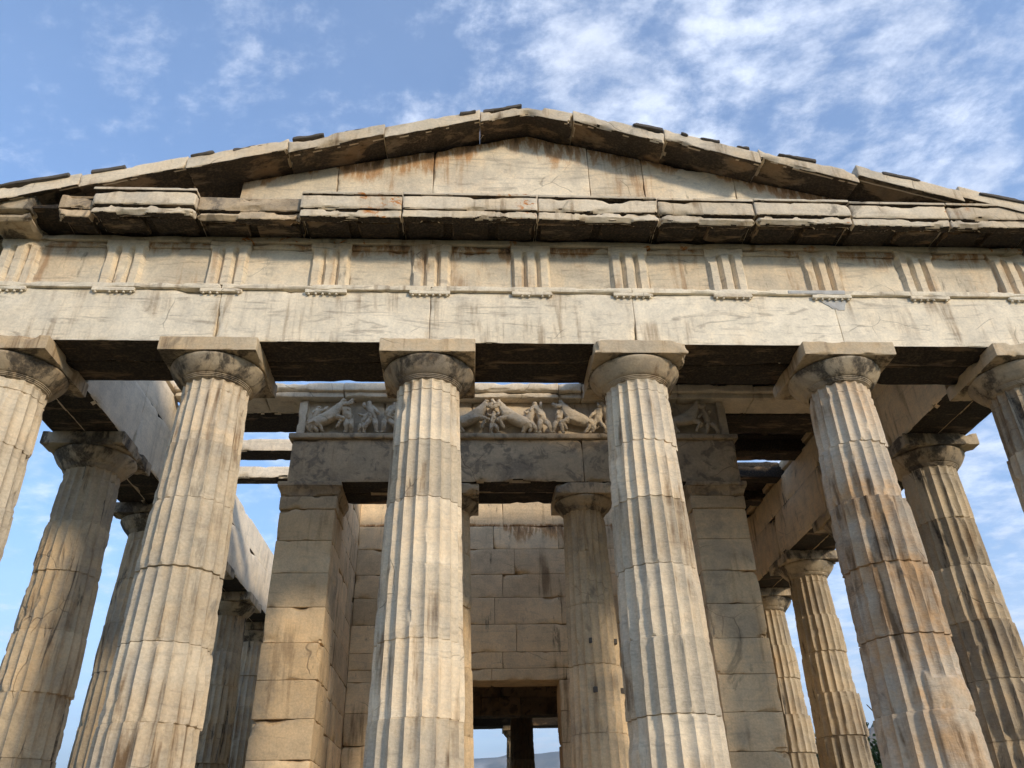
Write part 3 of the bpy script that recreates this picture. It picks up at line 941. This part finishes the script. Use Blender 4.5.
# inner architrave, taenia, sculpted frieze, crown
b = MB()
for (xa, xb, tn) in ((-3.74, -1.15, 0.4), (-1.15, 1.11, 0.62), (1.11, 3.74, 0.45)):
    b.add(*rough_box(xa + 0.003, xb - 0.003, YP, YP + 0.45, 5.66, 6.44, 0.06, 760 + xa, 0.006, 0.05, 0.18, 2.0, 0.004), tone=tn)
    b.add(*rough_box(xa + 0.003, xb - 0.003, YP + 0.46, YP + 0.95, 5.665, 6.9, 0.12, 770 + xa, 0.012, 0.07, 0.1, 2.0), tone=0.3)
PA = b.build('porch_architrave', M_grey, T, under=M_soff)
b = MB()
b.add(*rough_box(-3.80, 3.80, YP - 0.055, YP + 0.3, 6.443, 6.535, 0.05, 780, 0.008, 0.03, 0.15, 3.0), tone=0.4)
b.build('taenia', M_grey, PA)
b = MB()
for (xa, xb) in ((-3.70, -2.25), (-2.25, -0.75), (-0.75, 0.76), (0.76, 2.2), (2.2, 3.70)):
    b.add(*rough_box(xa + 0.003, xb - 0.003, YP + 0.09, YP + 0.5, 6.538, 7.20, 0.08, 790 + xa, 0.006, 0.03, 0.2, 2.0, 0.012), tone=rnd.uniform(0.4, 0.7))
b.add(*rough_box(-3.70, -3.56, YP - 0.0, YP + 0.4, 6.538, 7.19, 0.04, 797, 0.008, 0.04), tone=0.6)
b.add(*rough_box(3.54, 3.68, YP - 0.0, YP + 0.4, 6.538, 7.19, 0.04, 798, 0.008, 0.04), tone=0.6)
SF = b.build('sculpted_frieze', M_relief, T)
b = MB()
for (xa, xb) in ((-5.79, -4.3), (-4.3, -2.95), (-2.95, -1.3), (-1.3, 0.75), (0.75, 1.15), (1.15, 2.85), (2.85, 4.2), (4.2, 5.79)):
    b.add(*rough_box(xa + 0.004, xb - 0.004, YP - 0.10 + rnd.uniform(-0.01, 0.01), YP + 0.45, 7.205, 7.30, 0.05, 810 + xa, 0.008, 0.05, 0.1, 2.6), tone=rnd.uniform(0.4, 0.6))
    b.add(*rough_box(xa + 0.004, xb - 0.004, YP - 0.17 + rnd.uniform(-0.02, 0.02), YP + 0.40, 7.303, 7.45, 0.05, 820 + xa, 0.01, 0.05, 0.1, 2.6), tone=rnd.uniform(0.5, 0.8))
b.build('crown_moulding', M_pale, T)

# carved figures in the frieze
def skin_figure(joints, edges, seed, dx, label=None):
    """one continuous worn marble body grown from a skeleton; joints: (x, z, out, radius)"""
    me = bpy.data.meshes.new('tmp')
    z0 = 6.54
    me.from_pydata([(dx + a, YP + 0.085 - c, z0 + z) for (a, z, c, r) in [(a_ * 1.12, z_ * 1.06, c_ * 1.35, r__) for (a_, z_, c_, r__) in joints]], edges, [])
    o = bpy.data.objects.new('tmp', me)
    col.objects.link(o)
    sk = o.modifiers.new('s', 'SKIN')
    sk.use_smooth_shade = True
    for vtx, (a, z, c, r) in zip(me.skin_vertices[0].data, joints):
        vtx.radius = (r * 1.40, r * 1.40)
    me.skin_vertices[0].data[0].use_root = True
    ss = o.modifiers.new('u', 'SUBSURF')
    ss.levels = 3
    ss.render_levels = 3
    dg = bpy.context.evaluated_depsgraph_get()
    ev = bpy.data.meshes.new_from_object(o.evaluated_get(dg))
    v = np.empty(len(ev.vertices) * 3)
    ev.vertices.foreach_get('co', v)
    v = v.reshape(-1, 3)
    f = [tuple(p.vertices) for p in ev.polygons]
    bpy.data.objects.remove(o)
    for k in range(3): v[:, k] += 0.010 * fbm(v, 13.0, 4, seed + k) + 0.011 * (0.5 - np.abs(fbm(v, 24.0, 3, seed + 9 + k)))
    b = MB()
    b.add(v, f, 0.5 + 0.1 * math.sin(seed))
    fg = b.build('carved_figure', M_relief, SF, angle=75)
    if label: fg['label'] = label
    return fg

def man(dx, seed, lean=0.0, face=1, h=0.60, arms=((0.16, -0.02), (-0.14, 0.10)), legs=((0.11, 0.0), (-0.12, 0.0)), label=None, lift=0.0):
    s = h / 0.62
    f = face
    J = [(0, 0.28, 0.07, 0.052), (lean * 0.5, 0.40, 0.085, 0.055), (lean, 0.485, 0.09, 0.050), (lean * 1.2, 0.535, 0.10, 0.024), (lean * 1.35 + 0.012 * f, 0.585, 0.11, 0.040)]
    E = [(0, 1), (1, 2), (2, 3), (3, 4)]
    for (ax, az), sd_ in zip(arms, (1, -1)):
        b = len(J)
        J += [(lean + 0.065 * sd_, 0.475, 0.09, 0.027), (lean + (0.065 * sd_ + ax) * 0.62, 0.475 + az * 0.45 - 0.035, 0.13, 0.024), (lean + ax + 0.03 * sd_, 0.475 + az, 0.11, 0.018)]
        E += [(2, b), (b, b + 1), (b + 1, b + 2)]
    for (lx, lz), sd_ in zip(legs, (1, -1)):
        b = len(J)
        J += [(0.035 * sd_, 0.24, 0.08, 0.042), (lx * 0.75, 0.135 + lz, 0.11, 0.033), (lx, 0.03 + lz, 0.07, 0.023), (lx + 0.04 * f, 0.015 + lz, 0.09, 0.018)]
        E += [(0, b), (b, b + 1), (b + 1, b + 2), (b + 2, b + 3)]
    J = [(a * s, z * s + lift, c, r * s) for (a, z, c, r) in J]
    return skin_figure(J, E, seed, dx, label)

def horseman(dx, seed, face=1, rear=0.14, label=None, arms=((0.17, 0.08), (0.14, -0.06))):
    """four legged body with a human trunk where the horse's neck would be"""
    f = face
    J = [(-0.20 * f, 0.24 - rear * 0.3, 0.07, 0.085), (-0.05 * f, 0.25, 0.085, 0.072), (0.10 * f, 0.27 + rear * 0.35, 0.09, 0.078), (0.15 * f, 0.40 + rear * 0.2, 0.095, 0.055),
         (0.18 * f, 0.49 + rear * 0.1, 0.10, 0.058), (0.205 * f, 0.545 + rear * 0.05, 0.11, 0.026), (0.225 * f, 0.59 + rear * 0.03, 0.12, 0.040)]
    E = [(k, k + 1) for k in range(6)]
    for (ax, az) in arms:
        b = len(J)
        J += [(0.20 * f, 0.475 + rear * 0.1, 0.13, 0.028), ((0.19 + ax * 0.6) * f, 0.45 + az * 0.3 + rear * 0.1, 0.14, 0.024), ((0.19 + ax) * f, 0.47 + az + rear * 0.1, 0.12, 0.019)]
        E += [(4, b), (b, b + 1), (b + 1, b + 2)]
    for (lx, lz, kx) in ((0.20, 0.08 + rear * 0.6, 0.24), (0.13, 0.03 + rear * 0.3, 0.20)):
        b = len(J)
        J += [(0.12 * f, 0.20 + rear * 0.35, 0.11, 0.042), (kx * f, 0.14 + rear * 0.5, 0.12, 0.026), (lx * f, lz, 0.09, 0.017)]
        E += [(2, b), (b, b + 1), (b + 1, b + 2)]
    for (lx, kx) in ((-0.24, -0.30), (-0.13, -0.20)):
        b = len(J)
        J += [(-0.22 * f, 0.17 - rear * 0.2, 0.10, 0.052), (kx * f, 0.10, 0.10, 0.026), (lx * f, 0.015, 0.08, 0.020)]
        E += [(0, b), (b, b + 1), (b + 1, b + 2)]
    b = len(J)
    J += [(-0.29 * f, 0.25, 0.06, 0.025), (-0.35 * f, 0.14, 0.04, 0.014)]
    E += [(0, b), (b, b + 1)]
    return skin_figure(J, E, seed, dx, label)

FIG = [('h', -3.18, 1, 0.2, 'worn rearing horse bodied figure at the left end of the carved frieze'), ('m', -3.42, 0.05, 1, 0.50, ''), ('m', -2.84, -0.10, -1, 0.60, ''), ('m', -2.62, 0.12, 1, 0.40, ''),
       ('m', -2.44, -0.06, 1, 0.60, ''), ('m', -2.20, 0.10, -1, 0.58, ''), ('m', -2.00, -0.10, -1, 0.36, ''), ('h', -1.72, 1, 0.1, ''), ('m', -1.38, 0.08, -1, 0.6, ''), ('m', -1.12, -0.08, 1, 0.56, ''),
       ('h', -0.74, 1, 0.18, 'left of two horse bodied figures that press a kneeling man down'), ('m', -0.40, 0.02, 1, 0.42, ''), ('h', -0.06, -1, 0.18, ''), ('m', 0.22, 0.06, 1, 0.50, ''),
       ('m', 0.46, -0.10, 1, 0.6, 'lean standing nude in the middle of the carved frieze'), ('m', 0.72, 0.10, 1, 0.55, ''), ('h', 1.02, -1, 0.08, ''), ('m', 1.40, 0.06, -1, 0.54, ''), ('m', 1.62, -0.08, 1, 0.60, ''),
       ('m', 1.90, 0.06, -1, 0.58, ''), ('h', 2.30, 1, 0.1, ''), ('m', 2.62, -0.05, 1, 0.56, ''), ('h', 2.95, 1, 0.05, 'horse bodied figure at the right end of the carved frieze'), ('m', 3.34, -0.05, -1, 0.5, '')]
rf = random.Random(5)
for k, a in enumerate(FIG):
    if a[0] == 'h':
        horseman(a[1], k + 1, a[2], a[3], a[4], arms=((rf.uniform(0.10, 0.2), rf.uniform(0.0, 0.14)), (rf.uniform(0.08, 0.2), rf.uniform(-0.16, 0.06))))
    else:
        man(a[1], k + 1, a[2], a[3], a[4], arms=((rf.uniform(0.04, 0.2), rf.uniform(-0.2, 0.12)), (-rf.uniform(0.06, 0.2), rf.uniform(-0.2, 0.12))), legs=((rf.uniform(0.05, 0.17), rf.choice([0, 0, 0.03])), (-rf.uniform(0.03, 0.14), 0)), label=a[5])

# ---- ceiling beams over the side aisles
BY = [(3.98, 4.72), (5.46, 5.90), (6.70, 7.03), (7.95, 8.30), (9.2, 9.55)]
for sx in (-1, 1):
    for k, (ya, yb) in enumerate(BY):
        if sx < 0 and k > 2: continue
        b = MB()
        x0, x1 = 3.60, 5.90
        zt = 7.27 if k else 7.20
        v, f = rough_box(x0, x1, ya, yb, 7.20 if k else 7.2, 7.455, 0.06, 840 + k + 9 * sx, 0.01, 0.06, 0.1, 2.2)
        if sx < 0:
            v[:, 0] *= -1
            f = f[:, ::-1]
        b.add(v, f, 0.6)
        b.build('ceiling_beam', M_pale if sx < 0 else M_soff, T, under=M_soff)  # right beams coloured darker to stand for their shaded aisle
b = MB()
b.add(*rough_box(-6.3, -5.83, 0.5, 2.1, 7.36, 7.75, 0.08, 881, 0.01, 0.04), tone=0.6)
b.add(*rough_box(-6.3, -5.83, 2.105, 3.9, 7.36, 7.75, 0.08, 882, 0.01, 0.04), tone=0.7)
b.build('wall_course', M_pale, T)
b = MB()
for k in range(8): b.add(*rough_box(5.84, 6.3, 0.5 + 2 * k, 2.495 + 2 * k, 7.362, 7.56, 0.1, 890 + k, 0.01, 0.05), tone=0.5)
b.build('wall_course', M_wall, T)
# slabs that still close the ceiling on the right and over the front aisle
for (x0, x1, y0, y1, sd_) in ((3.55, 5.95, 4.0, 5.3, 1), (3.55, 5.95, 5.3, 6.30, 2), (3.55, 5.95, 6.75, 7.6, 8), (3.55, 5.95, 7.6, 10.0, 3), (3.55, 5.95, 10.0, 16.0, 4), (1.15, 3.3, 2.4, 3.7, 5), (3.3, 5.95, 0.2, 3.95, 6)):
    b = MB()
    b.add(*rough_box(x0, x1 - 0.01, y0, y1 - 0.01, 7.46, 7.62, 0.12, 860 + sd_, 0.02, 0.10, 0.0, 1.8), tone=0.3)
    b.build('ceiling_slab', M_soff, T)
# wall course above the side walls, and the vault over the cella
for sx in (-1, 1):
    b = MB()
    x0, x1 = (-3.74, -3.0) if sx < 0 else (2.94, 3.70)
    ashlar(b, x0, x1, YP + 0.97, 25.0, 6.603, 7.19, 'y', 0.6, 1.4, 0.2, 31 + sx)
    b.build('wall_course', M_wall if sx > 0 else M_pale, T)
b = MB()
n = 14
arc = [(3.0 * math.cos(math.pi * k / n), 6.6 + 1.1 * math.sin(math.pi * k / n)) for k in range(n + 1)]
arc2 = [(a * 1.12, 6.6 + (z - 6.6) * 1.25 + 0.12) for a, z in arc][::-1]
v, f = prism(arc + arc2, YW + 0.63, 21.5)
b.add(v, [f_ for f_ in f[2:]], 0.4)
b.build('vault', M_grey, T)
# far cross wall with its wide opening
b = MB()
ashlar(b, -2.94, -1.15, 20.6, 21.3, 0.0, 4.7, 'x', 0.6, 1.3, 0.5, 41)
ashlar(b, 2.55, 2.87, 20.6, 21.3, 0.0, 4.7, 'x', 0.6, 1.3, 0.5, 42)
ashlar(b, -2.94, 2.87, 20.6, 21.3, 4.7, 7.6, 'x', 0.6, 1.3, 0.5, 43)
b.build('cross_wall', M_grey, T)
for sx in (-1, 1):
    column('porch_column', 851 + sx, M_flank, M_cap, H=5.26, r0=0.56, r1=0.43, x=sx * 1.25, y=25.0, aba=1.15, wear=1.0, top=5.655, hi=False)
b = MB()
b.add(*rough_box(-3.74, 3.74, 24.5, 25.45, 5.66, 7.2, 0.5, 870), tone=0.3)
b.add(*rough_box(-3.74, 3.74, 21.4, 30.1, 7.22, 7.5, 0.8, 871), tone=0.3)  # unseen ceiling slab, added to keep sunlight off the far beam
b.build('porch_architrave', M_soff, T)  # holds the far beam together with the added unseen slab

# ================================================================== HAZE
b = MB()
v = np.array([(sx * 14500, 15 + sy * 14500, z) for z in (-700, 1500) for (sx, sy) in ((-1, -1), (1, -1), (1, 1), (-1, 1))], float)
b.add(v, [(3, 2, 1, 0), (4, 5, 6, 7), (0, 1, 5, 4), (1, 2, 6, 5), (2, 3, 7, 6), (3, 0, 4, 7)])
mh = bpy.data.materials.new('haze')
mh.use_nodes = True
mh.node_tree.nodes.clear()
th_ = NT(mh.node_tree)
pv = th_.n('ShaderNodeVolumePrincipled', {'Color': (0.80, 0.88, 1.0), 'Density': 1.25e-4, 'Anisotropy': 0.2})
th_.n('ShaderNodeOutputMaterial', {'Volume': pv})
tag(b.build('haze', mh, smooth=False), kind='stuff')

# ================================================================== TREES
def tree(name, x, y, z, h, w, kind, seed, label, cat='tree', group=None):
    rs = np.random.RandomState(seed)
    t = empty(name, (x, y, z))
    tag(t, label, cat, group)
    b = MB()
    prof = [(0.035 * h * (1 - 0.8 * k / 8) * (1.3 if k == 0 else 1), h * 0.85 * k / 8) for k in range(9)]
    v, f = lathe(prof, 10)
    v[:, 0] += 0.15 * np.sin(v[:, 2] * 0.9 + seed)
    b.add(v, f)
    nl = 7 if kind != 2 else 0
    for k in range(nl):
        a = rs.uniform(0, 6.28)
        z0 = h * rs.uniform(0.3, 0.65)
        dirv = np.array([math.cos(a) * w * 0.7, math.sin(a) * w * 0.7, h * 0.22])
        v, f = lathe([(0.012 * h, 0), (0.008 * h, 0.5), (0.003 * h, 1)], 6)
        p = np.array([0.15 * math.sin(z0 * 0.9 + seed), 0, z0]) + v[:, 2:3] * dirv + np.stack([v[:, 0], v[:, 1], 0 * v[:, 0]], 1)
        b.add(p, f)
    b.build('trunk', M_bark, t)
    n = 5200
    if kind == 2:
        zz = rs.uniform(0.06, 1, n) * h
        rr = w * np.clip(np.sin(np.clip(zz / h, 0, 1) ** 0.8 * math.pi * 0.97 + 0.05), 0.02, 1) ** 0.8 * rs.uniform(0.55, 1.05, n)
        a = rs.uniform(0, 6.28, n)
        c = np.stack([rr * np.cos(a), rr * np.sin(a), zz], 1)
    else:
        nc = 34
        cc = []
        for k in range(nc):
            a = rs.uniform(0, 6.28)
            rad = w * rs.uniform(0.15, 0.95)
            cc.append((rad * math.cos(a), rad * math.sin(a), h * (0.62 + 0.33 * rs.uniform(-1, 1) * math.sqrt(max(0.05, 1 - (rad / w) ** 2)))))
        cc = np.array(cc)
        sz = rs.uniform(0.16, 0.36, nc) * w
        k = rs.randint(0, nc, n)
        dv = rs.normal(size=(n, 3))
        dv /= np.linalg.norm(dv, axis=1)[:, None]
        c = cc[k] + dv * (sz[k] * rs.uniform(0.5, 1.05, n))[:, None] * np.array([1, 1, 0.7])
    s = rs.uniform(0.10, 0.2, n)[:, None] * (h / 9)
    e1 = rs.normal(size=(n, 3))
    e1 /= np.linalg.norm(e1, axis=1)[:, None]
    e2 = np.cross(e1, rs.normal(size=(n, 3)))
    e2 /= np.linalg.norm(e2, axis=1)[:, None]
    v = np.stack([c - e1 * s, c + e2 * s * 0.5, c + e1 * s, c - e2 * s * 0.5], 1).reshape(-1, 3)
    f = np.arange(n * 4).reshape(n, 4)
    b = MB()
    b.add(v, f)
    b.build('crown', M_leaf[kind], t, smooth=False)
    return t

for (name, x, y, h, w, kind, sd_, lab) in (
    ('pine_tree', 24.5, 40.0, 12.0, 4.0, 0, 3, 'broad dark pine on the slope right of the temple'),
    ('olive_tree', 20.5, 48.0, 10.0, 3.6, 1, 4, 'grey green olive tree nearest the right flank columns'),
    ('cypress_tree', 30.0, 46.0, 14.0, 1.3, 2, 5, 'slim dark cypress standing beside the broad pine'),
    ('pine_tree', 36.0, 58.0, 10.5, 3.8, 0, 6, 'tall rounded pine farther down the slope'),
    ('olive_tree', 33.0, 36.0, 5.5, 2.6, 1, 7, 'low spreading olive tree out beyond the pine'),
    ('pine_tree', 22.0, 62.0, 13.0, 4.5, 0, 8, 'dark pine seen past the rear flank columns')):
    tree(name, x, y, float(gfun(np.array([x]), np.array([y]))[0]) - 0.1, h, w, kind, sd_, lab, group=None)
